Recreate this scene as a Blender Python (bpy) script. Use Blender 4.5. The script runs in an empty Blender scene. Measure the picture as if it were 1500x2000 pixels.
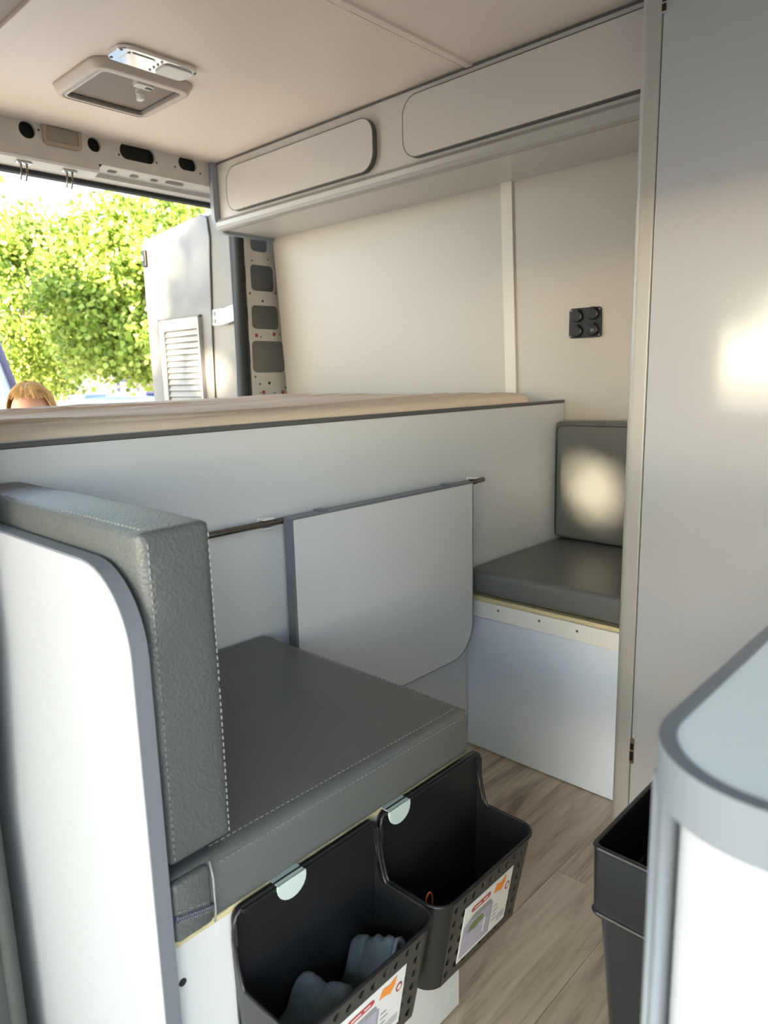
import bpy, bmesh, math, random
import numpy as np
from mathutils import Vector, Matrix, noise
random.seed(7); rng = np.random.default_rng(7)
sc = bpy.context.scene
COL = sc.collection
PI = math.pi

# ------------------------------------------------------------------ camera, sky, sun, exposure
YAW, PITCH, ROLL, FPX = 0.755748, 0.186439, -0.0242454, 1390.46
CAM = Vector((0, 0, 1.0))
_f = Vector((-math.sin(YAW)*math.cos(PITCH), math.cos(YAW)*math.cos(PITCH), -math.sin(PITCH)))
_r = _f.cross(Vector((0, 0, 1))).normalized(); _u = _r.cross(_f)
R_ = _r*math.cos(ROLL) + _u*math.sin(ROLL); U_ = -_r*math.sin(ROLL) + _u*math.cos(ROLL)
cd = bpy.data.cameras.new('camera'); cam = bpy.data.objects.new('camera', cd); COL.objects.link(cam)
cam.matrix_world = Matrix(((R_.x, U_.x, -_f.x, CAM.x), (R_.y, U_.y, -_f.y, CAM.y), (R_.z, U_.z, -_f.z, CAM.z), (0, 0, 0, 1)))
cd.sensor_fit = 'VERTICAL'; cd.sensor_height = 36; cd.lens = FPX/2000*36
cd.clip_start = 0.02; cd.clip_end = 300
cd.dof.use_dof = True; cd.dof.focus_distance = 1.25; cd.dof.aperture_fstop = 7.5
sc.camera = cam

def px(x, y, ax, val):
    """photo pixel (1500x2000) -> point where its ray meets the plane axis=val"""
    d = _f + R_*((x-750)/FPX) - U_*((y-1000)/FPX)
    return CAM + d*((val-CAM[ax])/d[ax])

SKY, SUNW, EXPO = 0.2, 6.5, 3.0
w = bpy.data.worlds.new('sky'); sc.world = w; w.use_nodes = True
nt = w.node_tree; nt.nodes.clear()
out = nt.nodes.new('ShaderNodeOutputWorld'); bg = nt.nodes.new('ShaderNodeBackground')
SUN = Vector((0.10, -1.0, 0.276)).normalized()         # towards the sun
sky = nt.nodes.new('ShaderNodeTexSky'); sky.sky_type = 'NISHITA'; sky.sun_disc = False
sky.sun_elevation = math.asin(SUN.z); sky.sun_rotation = math.atan2(SUN.x, SUN.y)
sky.air_density = 1.0; sky.dust_density = 0.2; sky.ozone_density = 1.0
hz1 = nt.nodes.new('ShaderNodeRGBToBW'); hmx = nt.nodes.new('ShaderNodeMix'); hmx.data_type = 'RGBA'; hmx.inputs[0].default_value = .38
nt.links.new(sky.outputs[0], hz1.inputs[0]); nt.links.new(sky.outputs[0], hmx.inputs[6]); nt.links.new(hz1.outputs[0], hmx.inputs[7])
nt.links.new(hmx.outputs[2], bg.inputs['Color']); nt.links.new(bg.outputs[0], out.inputs[0])
bg.inputs['Strength'].default_value = SKY
sd = bpy.data.lights.new('sun', 'SUN'); sun = bpy.data.objects.new('sun', sd); COL.objects.link(sun)
sun.rotation_euler = SUN.to_track_quat('Z', 'Y').to_euler(); sun.location = SUN*30
sd.energy = SUNW; sd.angle = math.radians(0.53); sd.color = (1, .82, .58)
sc.view_settings.view_transform = 'Standard'; sc.view_settings.look = 'None'
sc.view_settings.gamma = 1; sc.view_settings.use_curve_mapping = False
sc.view_settings.exposure = EXPO

# ------------------------------------------------------------------ materials
def S(r, g, b):
    f = lambda c: (c/255/12.92) if c/255 <= .04045 else ((c/255+.055)/1.055)**2.4
    return (f(r), f(g), f(b), 1)
def mat(name, col, rough=.5, metal=0, bump=0, bscale=60, var=0, vscale=3, spec=.5, trans=0, coat=0, stretch=None, detail=3):
    m = bpy.data.materials.new(name); m.use_nodes = True
    n = m.node_tree.nodes; l = m.node_tree.links; p = n['Principled BSDF']
    p.inputs['Base Color'].default_value = col; p.inputs['Roughness'].default_value = rough
    p.inputs['Metallic'].default_value = metal; p.inputs['Specular IOR Level'].default_value = spec
    p.inputs['Transmission Weight'].default_value = trans; p.inputs['Coat Weight'].default_value = coat
    p.inputs['Coat Roughness'].default_value = .05
    t = n.new('ShaderNodeTexCoord'); vec = t.outputs['Object']
    if stretch:
        mp = n.new('ShaderNodeMapping'); mp.inputs['Scale'].default_value = stretch
        l.new(vec, mp.inputs['Vector']); vec = mp.outputs['Vector']
    if var:
        x = n.new('ShaderNodeTexNoise'); x.inputs['Scale'].default_value = vscale; x.inputs['Detail'].default_value = 5
        l.new(vec, x.inputs['Vector'])
        mr = n.new('ShaderNodeMapRange'); mr.inputs['From Min'].default_value = .3; mr.inputs['From Max'].default_value = .7
        mr.inputs['To Min'].default_value = 1-var; mr.inputs['To Max'].default_value = 1+var
        l.new(x.outputs['Fac'], mr.inputs['Value'])
        mx = n.new('ShaderNodeVectorMath'); mx.operation = 'SCALE'; mx.inputs[0].default_value = col[:3]
        l.new(mr.outputs[0], mx.inputs['Scale']); l.new(mx.outputs[0], p.inputs['Base Color'])
    if bump:
        b = n.new('ShaderNodeTexNoise'); b.inputs['Scale'].default_value = bscale; b.inputs['Detail'].default_value = detail
        l.new(vec, b.inputs['Vector']); bp = n.new('ShaderNodeBump'); bp.inputs['Strength'].default_value = bump
        bp.inputs['Distance'].default_value = .002
        l.new(b.outputs['Fac'], bp.inputs['Height']); l.new(bp.outputs[0], p.inputs['Normal'])
    return m
M = {}
M['lam'] = mat('grey_white_laminate', S(216, 216, 216), .33, var=.015)
M['lamgloss'] = mat('white_gloss_laminate', S(170, 173, 178), .1, bump=.03, bscale=9, spec=.6)
M['cab'] = mat('cabinet_white', S(200, 196, 192), .3)
M['edge'] = mat('grey_edge_trim', S(112, 117, 124), .32)
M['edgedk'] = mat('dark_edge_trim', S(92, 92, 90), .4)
M['edgelt'] = mat('pale_grey_trim', S(150, 156, 164), .3)
M['lam_skylit'] = mat('white_laminate_skylit', S(222, 230, 242), .14)  # white board, with bluish skylight put into its colour
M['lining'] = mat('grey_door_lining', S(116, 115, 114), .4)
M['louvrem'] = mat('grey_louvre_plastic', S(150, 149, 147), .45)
M['alu'] = mat('satin_profile', S(168, 167, 164), .36, metal=.1)
M['strip'] = mat('joint_strip', S(214, 208, 197), .45)
M['top'] = mat('worktop_white', S(226, 231, 233), .3)
M['ceil'] = mat('ceiling_board', S(236, 221, 209), .38, bump=.06, bscale=140, var=.03, vscale=2.0)
M['head'] = mat('headliner', S(176, 166, 158), .7)
M['wall'] = mat('wall_board', S(184, 178, 169), .42, var=.02, vscale=2.5, bump=.03, bscale=90)
M['van'] = mat('white_van_paint', S(206, 202, 196), .35, var=.05, vscale=14, bump=.05, bscale=40)
M['vanout'] = mat('van_outer_paint', S(228, 228, 226), .2)
M['dark'] = mat('dark_void', S(38, 40, 40), .8)
M['cavity'] = mat('primer_grey', S(150, 150, 146), .6)
M['rubber'] = mat('black_rubber', S(48, 49, 52), .7)
M['jamb'] = mat('grey_seal', S(62, 65, 62), .75, bump=.2, bscale=300)
M['red'] = mat('red_paint_mark', S(170, 70, 66), .6)
M['chrome'] = mat('chrome', S(225, 226, 228), .1, metal=1)
M['steel'] = mat('brushed_tube', S(132, 126, 118), .25, metal=.9)
M['plasw'] = mat('white_plastic', S(232, 230, 224), .35)
M['hookm'] = mat('pale_hook_plastic', S(196, 208, 204), .35)
M['ply'] = mat('plywood_edge', S(204, 190, 148), .6, var=.16, vscale=90, stretch=(1, 1, 6))
M['leather'] = mat('grey_leather', S(86, 89, 88), .42, bump=.55, bscale=260, detail=2)
M['leatherlt'] = mat('grey_leather_pale', S(140, 142, 138), .5, bump=.4, bscale=260, detail=2)
M['leatherdk'] = mat('grey_leather_smooth', S(98, 100, 98), .36, bump=.22, bscale=260, detail=2)
M['thread'] = mat('grey_thread', S(126, 129, 127), .8)
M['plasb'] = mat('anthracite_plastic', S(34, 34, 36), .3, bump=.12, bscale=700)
M['plasb_sheen'] = mat('anthracite_plastic_front_sheen', S(62, 61, 56), .36, bump=.12, bscale=700)  # same plastic as the walls, brownish grey reflection mixed into the colour
M['black'] = mat('black_plastic', S(15, 15, 16), .35)
M['blackg'] = mat('black_gloss_plastic', S(28, 29, 33), .2)
M['sheet'] = mat('tan_sheet', S(236, 216, 194), .9, bump=.1, bscale=500)
M['cloth'] = mat('blue_grey_cloth', S(96, 104, 112), .95, bump=.8, bscale=420, var=.15, vscale=40)
M['paper'] = mat('label_paper', S(226, 226, 224), .5)
M['purple'] = mat('label_photo', S(170, 166, 184), .5, var=.1, vscale=60)
M['stripe'] = mat('label_pale_stripe', S(205, 203, 214), .5)
M['green'] = mat('label_green', S(120, 132, 84), .5, var=.3, vscale=160)
M['redl'] = mat('label_red', S(186, 72, 66), .5)
M['orange'] = mat('label_orange', S(240, 150, 62), .6)
M['greyl'] = mat('label_grey', S(150, 150, 152), .6)
M['orangewire'] = mat('orange_wire', S(214, 110, 60), .4)
M['blind'] = mat('vent_blind', S(128, 112, 100), .5, var=.06, vscale=30, stretch=(1, 14, 1))
M['ventf'] = mat('vent_plastic', S(206, 194, 184), .38)
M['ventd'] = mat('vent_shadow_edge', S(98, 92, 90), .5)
M['lens'] = mat('lamp_lens', S(150, 143, 132), .3, bump=.3, bscale=200)
M['lensf'] = mat('lamp_frame', S(172, 158, 142), .5)
M['subfloor'] = mat('subfloor', S(40, 36, 30), .8)
M['asphalt'] = mat('pale_ground', S(190, 186, 178), .9, var=.12, vscale=1.5, bump=.4, bscale=40)
M['bark'] = mat('bark', S(172, 160, 140), .9, var=.25, vscale=5)
M['hair'] = mat('blond_hair', S(214, 172, 112), .5, var=.3, vscale=60, stretch=(1, 1, .2))
M['skin'] = mat('skin', S(224, 176, 148), .5)
M['shirt'] = mat('light_shirt', S(205, 205, 205), .8)
M['trouser'] = mat('blue_trousers', S(70, 84, 110), .85)
M['eye'] = mat('eye_dark', S(50, 40, 36), .3)
M['lip'] = mat('lip', S(190, 120, 110), .5)
M['bluec'] = mat('blue_container', S(122, 142, 184), .5)
M['blued'] = mat('dark_blue_container', S(84, 104, 150), .5)
M['carp'] = mat('pale_car_paint', S(196, 206, 220), .2)
M['glassb'] = mat('blue_windscreen', S(120, 176, 214), .12, spec=.8)
M['glassw'] = mat('pale_blind_stripe', S(216, 234, 244), .3)
M['navy'] = mat('navy_frame', S(72, 72, 104), .4)
M['fence'] = mat('pale_fence', S(176, 164, 148), .7, var=.1, vscale=6)
M['house'] = mat('pale_house', S(150, 142, 132), .8)

def leather_voronoi(m, scale, strength):
    n = m.node_tree.nodes; l = m.node_tree.links; p = n['Principled BSDF']
    t = n.new('ShaderNodeTexCoord'); v = n.new('ShaderNodeTexVoronoi'); v.feature = 'SMOOTH_F1'; v.inputs['Scale'].default_value = scale
    l.new(t.outputs['Object'], v.inputs['Vector']); b = n.new('ShaderNodeBump'); b.inputs['Strength'].default_value = strength
    b.inputs['Distance'].default_value = .0025; l.new(v.outputs['Distance'], b.inputs['Height']); l.new(b.outputs[0], p.inputs['Normal'])
leather_voronoi(M['leather'], 330, .3); leather_voronoi(M['leatherlt'], 330, .25); leather_voronoi(M['leatherdk'], 330, .1)

def wood():
    m = bpy.data.materials.new('grey_oak_vinyl'); m.use_nodes = True
    n = m.node_tree.nodes; l = m.node_tree.links; p = n['Principled BSDF']; p.inputs['Roughness'].default_value = .42
    t = n.new('ShaderNodeTexCoord'); oi = n.new('ShaderNodeObjectInfo')
    ad = n.new('ShaderNodeVectorMath'); ad.operation = 'ADD'
    sc_ = n.new('ShaderNodeVectorMath'); sc_.operation = 'SCALE'; sc_.inputs[0].default_value = (7, 31, 3)
    l.new(oi.outputs['Random'], sc_.inputs['Scale']); l.new(t.outputs['Object'], ad.inputs[0]); l.new(sc_.outputs[0], ad.inputs[1])
    mp = n.new('ShaderNodeMapping'); mp.inputs['Scale'].default_value = (1, .09, 1); l.new(ad.outputs[0], mp.inputs['Vector'])
    a = n.new('ShaderNodeTexNoise'); a.inputs['Scale'].default_value = 22; a.inputs['Detail'].default_value = 8; a.inputs['Distortion'].default_value = 1.6
    b = n.new('ShaderNodeTexNoise'); b.inputs['Scale'].default_value = 130; b.inputs['Detail'].default_value = 4
    l.new(mp.outputs[0], a.inputs['Vector']); l.new(mp.outputs[0], b.inputs['Vector'])
    mx = n.new('ShaderNodeMath'); mx.operation = 'MULTIPLY_ADD'; mx.inputs[1].default_value = .3; l.new(b.outputs['Fac'], mx.inputs[0]); l.new(a.outputs['Fac'], mx.inputs[2])
    r = n.new('ShaderNodeValToRGB'); e = r.color_ramp.elements
    e[0].position = .42; e[0].color = S(156, 136, 116); e[1].position = .86; e[1].color = S(236, 218, 194)
    x = r.color_ramp.elements.new(.62); x.color = S(212, 190, 166)
    l.new(mx.outputs[0], r.inputs['Fac'])
    hs = n.new('ShaderNodeHueSaturation'); mr = n.new('ShaderNodeMapRange'); mr.inputs['To Min'].default_value = .86; mr.inputs['To Max'].default_value = 1.1
    l.new(oi.outputs['Random'], mr.inputs['Value']); l.new(mr.outputs[0], hs.inputs['Value']); l.new(r.outputs[0], hs.inputs['Color'])
    l.new(hs.outputs[0], p.inputs['Base Color'])
    bp = n.new('ShaderNodeBump'); bp.inputs['Strength'].default_value = .15; bp.inputs['Distance'].default_value = .002
    l.new(mx.outputs[0], bp.inputs['Height']); l.new(bp.outputs[0], p.inputs['Normal'])
    return m
M['wood'] = wood()
def leafmat(name, c0, c1, c2):
    m = bpy.data.materials.new(name); m.use_nodes = True
    n = m.node_tree.nodes; l = m.node_tree.links; p = n['Principled BSDF']; p.inputs['Roughness'].default_value = .45
    g = n.new('ShaderNodeNewGeometry'); r = n.new('ShaderNodeValToRGB'); e = r.color_ramp.elements
    e[0].position = 0; e[0].color = c0; e[1].position = 1; e[1].color = c2; x = e.new(.5); x.color = c1
    l.new(g.outputs['Random Per Island'], r.inputs['Fac']); l.new(r.outputs[0], p.inputs['Base Color'])
    tr = n.new('ShaderNodeBsdfTranslucent'); l.new(r.outputs[0], tr.inputs['Color'])
    mx = n.new('ShaderNodeMixShader'); mx.inputs[0].default_value = .4
    l.new(p.outputs[0], mx.inputs[1]); l.new(tr.outputs[0], mx.inputs[2]); l.new(mx.outputs[0], n['Material Output'].inputs[0])
    return m
M['leaf'] = leafmat('plane_tree_leaf', S(90, 114, 40), S(150, 172, 72), S(202, 212, 122))

# ------------------------------------------------------------------ mesh helpers
def obj(name, bm, m, parent=None, smooth=False):
    me = bpy.data.meshes.new(name)
    if isinstance(bm, bmesh.types.BMesh):
        bmesh.ops.recalc_face_normals(bm, faces=bm.faces[:])
        bm.to_mesh(me); bm.free()
    else:
        me.from_pydata(*bm); me.update()
    if smooth:
        for p in me.polygons: p.use_smooth = True
    me.materials.append(M[m] if isinstance(m, str) else m)
    o = bpy.data.objects.new(name, me); COL.objects.link(o)
    if parent: adopt(o, parent)
    return o
ORG = {}
def adopt(o, p):
    o.parent = p; o.matrix_parent_inverse = Matrix.Translation(-ORG.get(p.name, Vector()))
def thing(name, label, cat, loc=(0, 0, 0), group=None):
    o = bpy.data.objects.new(name, None); COL.objects.link(o); o.location = loc; o.empty_display_size = .05
    ORG[o.name] = Vector(loc)
    return tag(o, label, cat, group)
def tag(o, label, cat, group=None):
    o['label'] = label; o['category'] = cat
    if group: o['group'] = group
    return o
def struct(name, bm=None, m=None, loc=(0, 0, 0), label=None):
    if bm is None:
        o = bpy.data.objects.new(name, None); COL.objects.link(o); o.location = loc; ORG[o.name] = Vector(loc)
    else: o = obj(name, bm, m)
    o['kind'] = 'structure'
    if label: o['label'] = label
    return o
B = bmesh.new
def box(bm, lo, hi, r=0, seg=2):
    v = [bm.verts.new((x, y, z)) for z in (lo[2], hi[2]) for y in (lo[1], hi[1]) for x in (lo[0], hi[0])]
    fs = [bm.faces.new([v[i] for i in f]) for f in ((0, 2, 3, 1), (4, 5, 7, 6), (0, 1, 5, 4), (2, 6, 7, 3), (0, 4, 6, 2), (1, 3, 7, 5))]
    if r:
        es = list({e for f in fs for e in f.edges})
        bmesh.ops.bevel(bm, geom=es, offset=r, segments=seg, profile=.5, affect='EDGES')
    return bm
def bx(lo, hi, r=0, seg=2): return box(B(), lo, hi, r, seg)
def rrect(u0, u1, v0, v1, r, n=6):
    """corner radii r = scalar or [r(u0v0), r(u1v0), r(u1v1), r(u0v1)]"""
    rs = r if isinstance(r, (list, tuple)) else [r]*4
    pts = []
    for (cu, cv, a0), q in zip(((u0, v0, PI), (u1, v0, 1.5*PI), (u1, v1, 0), (u0, v1, .5*PI)), rs):
        q = max(q, 1e-5)
        ou = cu + (q if cu == u0 else -q); ov = cv + (q if cv == v0 else -q)
        for k in range(n+1):
            a = a0 + .5*PI*k/n; pts.append((ou+q*math.cos(a), ov+q*math.sin(a)))
    return pts
def to3(ax, u, v, w_):
    return (w_, u, v) if ax == 0 else ((u, w_, v) if ax == 1 else (u, v, w_))
def prism(bm, poly, ax, a, b, bev=0):
    """extrude polygon (u,v) along axis ax from a to b. ax0:(y,z) ax1:(x,z) ax2:(x,y)"""
    A = [bm.verts.new(to3(ax, u, v, a)) for u, v in poly]; Bv = [bm.verts.new(to3(ax, u, v, b)) for u, v in poly]
    n = len(poly); f1 = bm.faces.new(A); f2 = bm.faces.new(Bv[::-1])
    for i in range(n): bm.faces.new((A[i], Bv[i], Bv[(i+1) % n], A[(i+1) % n]))
    if bev:
        es = list(set(f1.edges) | set(f2.edges)); bmesh.ops.bevel(bm, geom=es, offset=bev, segments=2, profile=.5, affect='EDGES')
    return bm
def frame(bm, outer, inner, ax, a, b):
    """ring between two polygons with the same vertex count"""
    n = len(outer); L = [[bm.verts.new(to3(ax, u, v, w_)) for u, v in P] for P, w_ in ((outer, a), (inner, a), (inner, b), (outer, b))]
    for k in range(4):
        P, Q = L[k], L[(k+1) % 4]
        for i in range(n): bm.faces.new((P[i], P[(i+1) % n], Q[(i+1) % n], Q[i]))
    return bm
def tube(bm, pts, r, n=8, closed=False, cap=True):
    pts = [Vector(p) for p in pts]; rings = []; m = len(pts); prev = None
    for i, p in enumerate(pts):
        if closed: t = pts[(i+1) % m]-pts[i-1]
        else: t = pts[min(i+1, m-1)]-pts[max(i-1, 0)]
        t.normalize()
        if prev is None:
            a = Vector((0, 0, 1)) if abs(t.z) < .9 else Vector((1, 0, 0)); x = t.cross(a).normalized()
        else: x = (prev - t*prev.dot(t)).normalized()
        prev = x; y = t.cross(x); rr = r[i] if isinstance(r, (list, tuple)) else r
        rings.append([bm.verts.new(p + (x*math.cos(2*PI*k/n)+y*math.sin(2*PI*k/n))*rr) for k in range(n)])
    for i in range(m if closed else m-1):
        P, Q = rings[i], rings[(i+1) % m]
        for k in range(n): bm.faces.new((P[k], P[(k+1) % n], Q[(k+1) % n], Q[k]))
    if cap and not closed: bm.faces.new(rings[0][::-1]); bm.faces.new(rings[-1])
    return bm
def cyl(bm, c, ax, r, h, n=14):
    d = Vector((0, 0, 0)); d[ax] = h; return tube(bm, [Vector(c), Vector(c)+d], r, n)
def sphere(bm, c, rad, n=12, m=8):
    ret = bmesh.ops.create_uvsphere(bm, u_segments=n, v_segments=m, radius=1)
    for v in ret['verts']: v.co = Vector((v.co.x*rad[0]+c[0], v.co.y*rad[1]+c[1], v.co.z*rad[2]+c[2]))
    return bm
def plate(bm, cells, fn, depth):
    """flat sheet of rectangular cells (u0,u1,v0,v1,holepoly|None); fn(u,v,w)->3D; hole walls run to w=depth"""
    cache = {}
    def V(u, v, w_=0):
        k = (round(u, 5), round(v, 5), round(w_, 5))
        if k not in cache: cache[k] = bm.verts.new(fn(u, v, w_))
        return cache[k]
    for u0, u1, v0, v1, hp in cells:
        if hp is None:
            bm.faces.new((V(u0, v0), V(u1, v0), V(u1, v1), V(u0, v1))); continue
        cu = sum(p[0] for p in hp)/len(hp); cv = sum(p[1] for p in hp)/len(hp); outp = []
        for u, v in hp:
            du, dv = u-cu, v-cv; t = 1e9
            if du > 1e-9: t = min(t, (u1-cu)/du)
            if du < -1e-9: t = min(t, (u0-cu)/du)
            if dv > 1e-9: t = min(t, (v1-cv)/dv)
            if dv < -1e-9: t = min(t, (v0-cv)/dv)
            outp.append([cu+du*t, cv+dv*t])
        for c in ((u0, v0), (u1, v0), (u1, v1), (u0, v1)):
            k = min(range(len(outp)), key=lambda i: (outp[i][0]-c[0])**2+(outp[i][1]-c[1])**2); outp[k] = list(c)
        n = len(hp)
        for i in range(n):
            j = (i+1) % n
            a, b, c, d = V(*outp[i]), V(*outp[j]), V(*hp[j]), V(*hp[i])
            try: bm.faces.new((a, b, c, d) if a != b else (a, c, d))
            except ValueError: pass
            bm.faces.new((d, c, V(hp[j][0], hp[j][1], depth), V(hp[i][0], hp[i][1], depth)))
    return bm
def circ(cu, cv, r, n=16, ru=None): return [(cu+(ru or r)*math.cos(2*PI*(k+.5)/n), cv+r*math.sin(2*PI*(k+.5)/n)) for k in range(n)]

# ------------------------------------------------------------------ the van shell
ZC = 1.806
fl = struct('floor', bx((-2.5, .13, -.06), (1.6, 1.99, -.0045)), 'subfloor')
PW = .152
for i in range(18):
    x0 = -1.1 + i*PW; y = .14 - random.uniform(.1, 1.0)
    while y < 1.97:
        y0, y1 = max(y, .14), min(y+1.2, 1.975); y += 1.2
        if y1-y0 < .03: continue
        obj('plank', bx((x0+.0005, y0+.0005, -.0044), (x0+PW-.0005, y1-.0005, 0)), 'wood', fl)
ce = struct('ceiling', bx((-2.45, .7, ZC+.006), (1.6, 1.99, ZC+.05)), 'head')
obj('ceiling_panel', bx((-2.43, .72, ZC), (-1.252, 1.95, ZC+.0055)), 'ceil', ce)
obj('ceiling_panel', bx((-1.248, .72, ZC), (1.58, 1.95, ZC+.0055)), 'ceil', ce)
b = B(); prism(b, [(-1.246, ZC), (-1.242, ZC-.005), (-1.222, ZC-.005), (-1.218, ZC), (-1.218, ZC+.003), (-1.246, ZC+.003)], 1, .72, 1.7); obj('cover_strip', b, 'ceil', ce)
obj('edge_batten', bx((-2.42, .722, ZC-.014), (1.55, .765, ZC), .002), 'ceil', ce)
b = B(); prism(b, [(.12, 1.70), (.72, ZC-.004), (.72, ZC+.05), (.12, ZC+.05)], 0, -2.45, 1.6); obj('headliner', b, 'head', ce)
obj('roof_skin', bx((-2.55, 0, ZC+.055), (1.7, 2.08, ZC+.09)), 'vanout', ce)

def WY(z): return 1.973-.06*(z-.94)
wf = struct('wall_far', bx((-2.56, 2.04, -.06), (1.6, 2.07, 1.86)), 'vanout')
def wallpanel(x0, x1, z0, z1, d, th, name, m):
    b = B(); prism(b, [(WY(z0)-d, z0), (WY(z1)-d, z1), (WY(z1)-d+th, z1), (WY(z0)-d+th, z0)], 0, x0, x1, .0006); return obj(name, b, m, wf)
wallpanel(-2.412, -1.285, .0, 1.80, 0, .006, 'wall_panel', 'wall')
wallpanel(-1.281, 1.55, .0, 1.80, 0, .006, 'wall_panel', 'wall')
wallpanel(-1.302, -1.262, .5, 1.60, .007, .0068, 'joint_strip', 'strip')
wn = struct('wall_near', bx((-2.47, .02, -.06), (-1.021, .15, ZC+.05)), 'head')
ja, jb = px(-6, 1658, 1, .255), px(40, 1990, 1, .255)
def JL(z): return jb.x+(ja.x-jb.x)*(z-jb.z)/(ja.z-jb.z)
b = B(); prism(b, [(-1.02, -.06), (JL(-.06), -.06), (JL(.2), .2), (JL(.45), .45), (-.912, .70), (-.905, .9), (-.905, ZC+.05), (-1.02, ZC+.05)], 1, .02, .25); obj('door_jamb', b, 'jamb', wn)
obj('door_header', bx((-.904, .02, 1.31), (.8, .13, ZC+.05)), 'jamb', wn)
obj('side_panel', bx((.8, .02, -.06), (1.6, .13, ZC+.05)), 'head', wn)
b = B(); tube(b, [(JL(.02)+.004, .252, .02), (JL(.2)+.004, .252, .2), (JL(.45)+.004, .252, .45), (-.905, .25, .70), (-.9, .25, .9), (-.9, .24, 1.29)], .010, 8); obj('door_seal', b, 'jamb', wn, True)
struct('wall_front', bx((1.6, .02, -.06), (1.64, 2.05, ZC+.05)), 'cab')
obj('sill_step', bx((-.95, -.06, -.12), (.8, .13, -.061), .01), 'rubber', fl)

# rear frame: header beam with holes, pillar, seals
XR = -2.42
wr = struct('wall_rear', loc=(XR, 1.2, 1.7), label='white painted rear door frame of the van with punched holes')
def HY(x, y, X=XR): p = px(x, y, 0, X); return p.y, p.z
def headplane(u, v, w_): return (XR-w_, u, v)
cells = []; ys = [.62, .955, 1.04, 1.19, 1.25, 1.295, 1.455, 1.52, 1.61, 1.72]
z0, z1 = 1.722, 1.812
for i in range(9):
    a, c = ys[i], ys[i+1]; h = None
    if i == 1: h = circ((a+c)/2+.003, 1.780, .0255)
    if i == 3: h = circ((a+c)/2-.006, 1.780, .023)
    if i == 5: h = rrect(1.303, 1.435, 1.756, 1.808, .025)
    if i == 7: h = rrect(1.528, 1.604, 1.762, 1.808, .022)
    cells.append((a, c, z0, z1, h))
b = B(); plate(b, cells, headplane, .012); hp = obj('header_beam', b, 'van', wr)
obj('header_cavity', bx((XR-.09, .62, 1.73), (XR-.03, 1.72, 1.84)), 'dark', wr)
# underside ledge with slots
def ledge(u, v, w_): return (XR-v, u, 1.722-.02*(v/.07)+w_*.6)
cells = []; ys = [1.235, 1.262, 1.305, 1.345, 1.385, 1.425, 1.46, 1.475, 1.57, 1.72]
for i in range(9):
    a, c = ys[i], ys[i+1]; h = None
    if i == 1: h = rrect(a+.003, c-.004, .018, .036, .008, 3)
    if i == 3: h = rrect(a+.003, c-.004, .018, .038, .009, 3)
    if i == 5: h = rrect(a+.001, c-.003, .020, .038, .008, 3)
    if i == 7: h = rrect(a+.008, c-.01, .012, .034, .010, 3)
    cells.append((a, c, 0, .05, h))
b = B(); plate(b, cells, ledge, .02); obj('header_ledge', b, 'van', wr)
b = B(); prism(b, [(XR-.05, 1.708), (XR-.055, 1.694), (XR-.10, 1.690), (XR-.10, 1.75), (XR-.05, 1.75)], 1, .62, 1.82); obj('header_return', b, 'van', wr)
b = B(); prism(b, [(XR, 1.726), (XR+.004, 1.70), (XR-.004, 1.694), (XR-.05, 1.686), (XR-.06, 1.73)], 1, .86, 1.225, .003); obj('latch_bulge', b, 'van', wr)
b = B(); prism(b, rrect(XR-.135, XR-.095, 1.676, 1.712, .01, 4), 1, .60, 1.82); obj('header_seal', b, 'rubber', wr)
for (xx, yy) in ((60, 309), (148, 328)):
    p = px(xx, yy, 2, 1.689); c = Vector((XR-.026, p.y, 1.689))
    lp = obj('striker_loop', tube(B(), [c+Vector((0, -.008, 0)), c+Vector((0, -.009, -.03)), c+Vector((-.008, -.010, -.05)), c+Vector((-.008, .006, -.052)), c+Vector((0, .008, -.03)), c+Vector((0, .009, 0))], .0032, 8), 'steel', wr, True)
    b = B(); box(b, c+Vector((-.009, -.024, -.004)), c+Vector((.009, .024, .002)), .002)
    for s in (-1, 1): sphere(b, c+Vector((0, .017*s, -.004)), (.005, .005, .003), 8, 5)
    obj('striker_plate', b, 'chrome', lp)
for (xx, yy) in ((232, 302), (306, 318), (342, 326), (391, 339), (75, 254)):
    y, z = HY(xx, yy); obj('screw_hole', cyl(B(), (XR-.002, y, z), 0, .0035, .0028, 8), 'dark', hp)
# pillar
XP = -2.44
def pil(u, v, w_): return (XP - w_ + .0, u, v)
def ph(x0, x1, y0, y1): a, c = px(x0, y1, 0, XP), px(x1, y0, 0, XP); return (a.y, c.y, a.z, c.z)
rows = [(1.500, 1.60, (ph(490, 521, 452, 495)[0], ph(490, 521, 452, 495)[1], 1.515, 1.59)), (1.335, 1.500, ph(491, 534, 521, 567)), (1.18, 1.335, ph(493, 544, 599, 642)), (1.0, 1.18, ph(495, 555, 667, 728))]
cells = [(1.812, 2.02, .5, 1.0, None)]
for a, c, h in rows: cells.append((1.812, 2.02, a, c, rrect(h[0], h[1], h[2], h[3], .02)))
b = B(); plate(b, cells, pil, .006); pl = obj('rear_pillar', b, 'van', wr)
obj('pillar_cavity', bx((XP-.10, 1.83, .9), (XP-.06, 2.039, 1.66)), 'cavity', wr)
for a, c, h in rows: obj('inner_opening', bx((XP-.0595, h[0]+.0, h[2]+.035), (XP-.058, h[0]+.035, h[3]), .0), 'dark', wr)
obj('pillar_return', bx((XP-.085, 1.80, .5), (XP-.002, 1.8118, 1.66), .003), 'rubber', wr)
b = B(); tube(b, [(XP-.02, 1.783, .55), (XP-.02, 1.784, .94), (XP-.02, 1.788, 1.2), (XP-.02, 1.797, 1.45), (XP-.02, 1.80, 1.69)], .021, 10); obj('pillar_seal', b, 'rubber', wr, True)
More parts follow.
